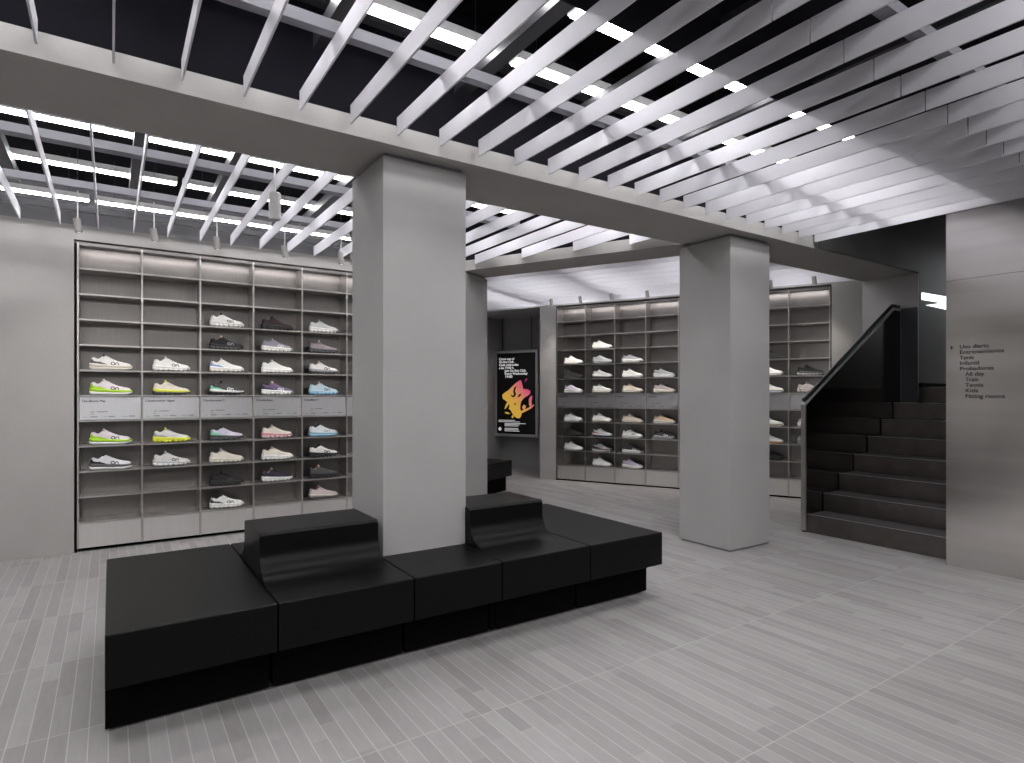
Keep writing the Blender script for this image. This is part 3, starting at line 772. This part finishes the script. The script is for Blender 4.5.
# ------------------------------------------------------------------ hanging screen in the niche
PP = 9.10; q1, q0s = 5.50, 4.66
q1, q0s = 5.508, 4.650
sx, sy = pq(PP, q1)
SC = empty('hanging_screen', 'black framed poster screen with yellow and pink splash, hung on chains', 'screen', (sx, sy, .56), TH-PI/2)
SWd, SHt = q1-q0s, 1.50
fw = .045
fr = MB().box(0, SWd, 0, .05, 0, fw).box(0, SWd, 0, .05, SHt-fw, SHt).box(0, fw, 0, .05, fw, SHt-fw).box(SWd-fw, SWd, 0, .05, fw, SHt-fw)
fr.build('frame', M['rail_steel'], SC)
m, nt, bb = mat('screen_black'); bb.inputs['Base Color'].default_value = (.006, .006, .007, 1); bb.inputs['Roughness'].default_value = .25
nf = noise(nt, (1, 1, 1), 2); L(nt, ramp(nt, nf, (.005, .005, .006), (.008, .008, .009)), bb.inputs['Base Color'])
M['screen'] = m
pn = MB().box(fw, SWd-fw, .012, .045, fw, SHt-fw).build('display', M['screen'], SC)
M['scr_white'] = emis('screen_white', (.85, .85, .85), .42)
def mtc(x, z):
    mm = Matrix.Identity(4)
    ex = Vector((1, 0, 0)); ey = Vector((0, 0, 1)); ez = Vector((0, -1, 0))
    for i in range(3): mm[i][0] = ex[i]; mm[i][1] = ey[i]; mm[i][2] = ez[i]
    mm[0][3] = x; mm[1][3] = .011; mm[2][3] = z; return mm
for (s_, x, z, wd) in (('Corre con el', .085, 1.335, .30), ('On Run Club.', .085, 1.283, .30), ('Cada miércoles', .085, 1.231, .385), ('a las 19:00 h.', .085, 1.179, .30),
                       ('Join On Run Club.', .20, 1.127, .43), ('Every Wednesday', .20, 1.075, .45), ('19:00', .20, 1.023, .14)):
    text('lettering', s_, .058, M['scr_white'], pn, mtc(x, z), width=wd, bold=.003)
for (x, z, wd) in ((.075, .275, .33), (.075, .25, .43), (.20, .222, .42), (.20, .20, .30), (.20, .178, .27), (.20, .135, .27), (.20, .113, .28), (.20, .09, .30)):
    sp = MB(); sp.m = mtc(0, 0); sp.box(x, x+wd, z, z+.009, 0, .0006); sp.build('small_print', M['scr_white'], pn)
lo = MB(); lo.m = mtc(.105, .125); lo.torus((0, 0, 0), .022, .008, 'z', seg=20); lo.torus((.0, 0, 0), .006, .003, 'z', seg=12)
lo.build('emblem', M['scr_white'], pn)
# splash artwork
m, nt, bb = mat('splash'); tc = N(nt, 'ShaderNodeTexCoord'); sxz = N(nt, 'ShaderNodeSeparateXYZ'); L(nt, tc.outputs['Object'], sxz.inputs[0])
a1 = N(nt, 'ShaderNodeMath', operation='MULTIPLY_ADD'); L(nt, sxz.outputs[0], a1.inputs[0]); a1.inputs[1].default_value = 1.25; a1.inputs[2].default_value = -1.0
a2 = N(nt, 'ShaderNodeMath', operation='MULTIPLY_ADD'); L(nt, sxz.outputs[2], a2.inputs[0]); a2.inputs[1].default_value = 1.1; L(nt, a1.outputs[0], a2.inputs[2])
r = N(nt, 'ShaderNodeValToRGB'); e = r.color_ramp.elements
e[0].position = .12; e[0].color = (.86, .50, .07, 1); e[1].position = .75; e[1].color = (.86, .06, .28, 1); e2 = e.new(.42); e2.color = (.88, .33, .16, 1)
L(nt, a2.outputs[0], r.inputs[0]); L(nt, r.outputs[0], bb.inputs['Emission Color']); bb.inputs['Emission Strength'].default_value = .48; bb.inputs['Base Color'].default_value = (.02, .02, .02, 1)
M['splash'] = m
def U(px, py):   # splash outline measured as fractions of the screen face
    return ((px-75)/(545-75)*SWd, (728-py)/(728-(-20+0))*1.0)
def art(pts, d=.0):
    b = MB(); b.m = mtc(0, 0)
    P2 = [((px-70)/(552-70)*SWd, (722-py)/(728+245)*SHt) for px, py in pts]
    n = len(P2); c = (sum(p[0] for p in P2)/n, sum(p[1] for p in P2)/n)
    b.prism(P2, d, d+.0008, 'z'); return b
body = [(155, 250), (185, 225), (225, 200), (255, 170), (300, 125), (345, 92), (368, 88), (380, 130), (392, 185), (440, 190), (468, 205), (470, 235), (440, 262), (400, 285), (372, 320), (360, 360),
        (358, 405), (372, 440), (372, 480), (355, 512), (325, 515), (290, 495), (268, 460), (250, 425), (228, 410), (240, 370), (222, 345), (190, 315), (160, 295)]
o = art(body).build('splash_artwork', M['splash'], pn)
for pts in ([(355, 440), (400, 415), (450, 395), (500, 360), (515, 362), (480, 400), (430, 430), (370, 460)],
            [(455, 360), (452, 300), (470, 270), (488, 255), (490, 290), (480, 330), (488, 350), (468, 395)],
            [(385, 410), (380, 385), (400, 360), (415, 370), (420, 395), (400, 415)],
            [(180, 415), (200, 350), (225, 330), (235, 350), (205, 395), (190, 412)],
            [(415, 85), (428, 66), (436, 70), (405, 112)],
            [(262, 512), (262, 490), (275, 480), (285, 500), (275, 515)], [(180, 455), (205, 445), (250, 465), (215, 470)]):
    art(pts).build('splash_artwork', M['splash'], pn)
for pts in ([(290, 170), (318, 150), (300, 205), (312, 245), (290, 280), (260, 272), (250, 235), (268, 262), (288, 250), (280, 215)],
            [(330, 270), (345, 245), (372, 235), (362, 262), (335, 280)], [(288, 350), (312, 350), (310, 362), (290, 362)]):
    art(pts, .0009).build('splash_gap', M['screen'], pn)
for x in (.155, SWd-.13):
    ch = MB(); z = SHt
    k = 0
    while z < 2.63-.56-.01:
        ch.torus((x, .025, z+.018), .011, .0032, 'x' if k % 2 else 'y', 1.6, 10, 5); z += .029; k += 1
    ch.build('chain', M['rail_black'], SC)
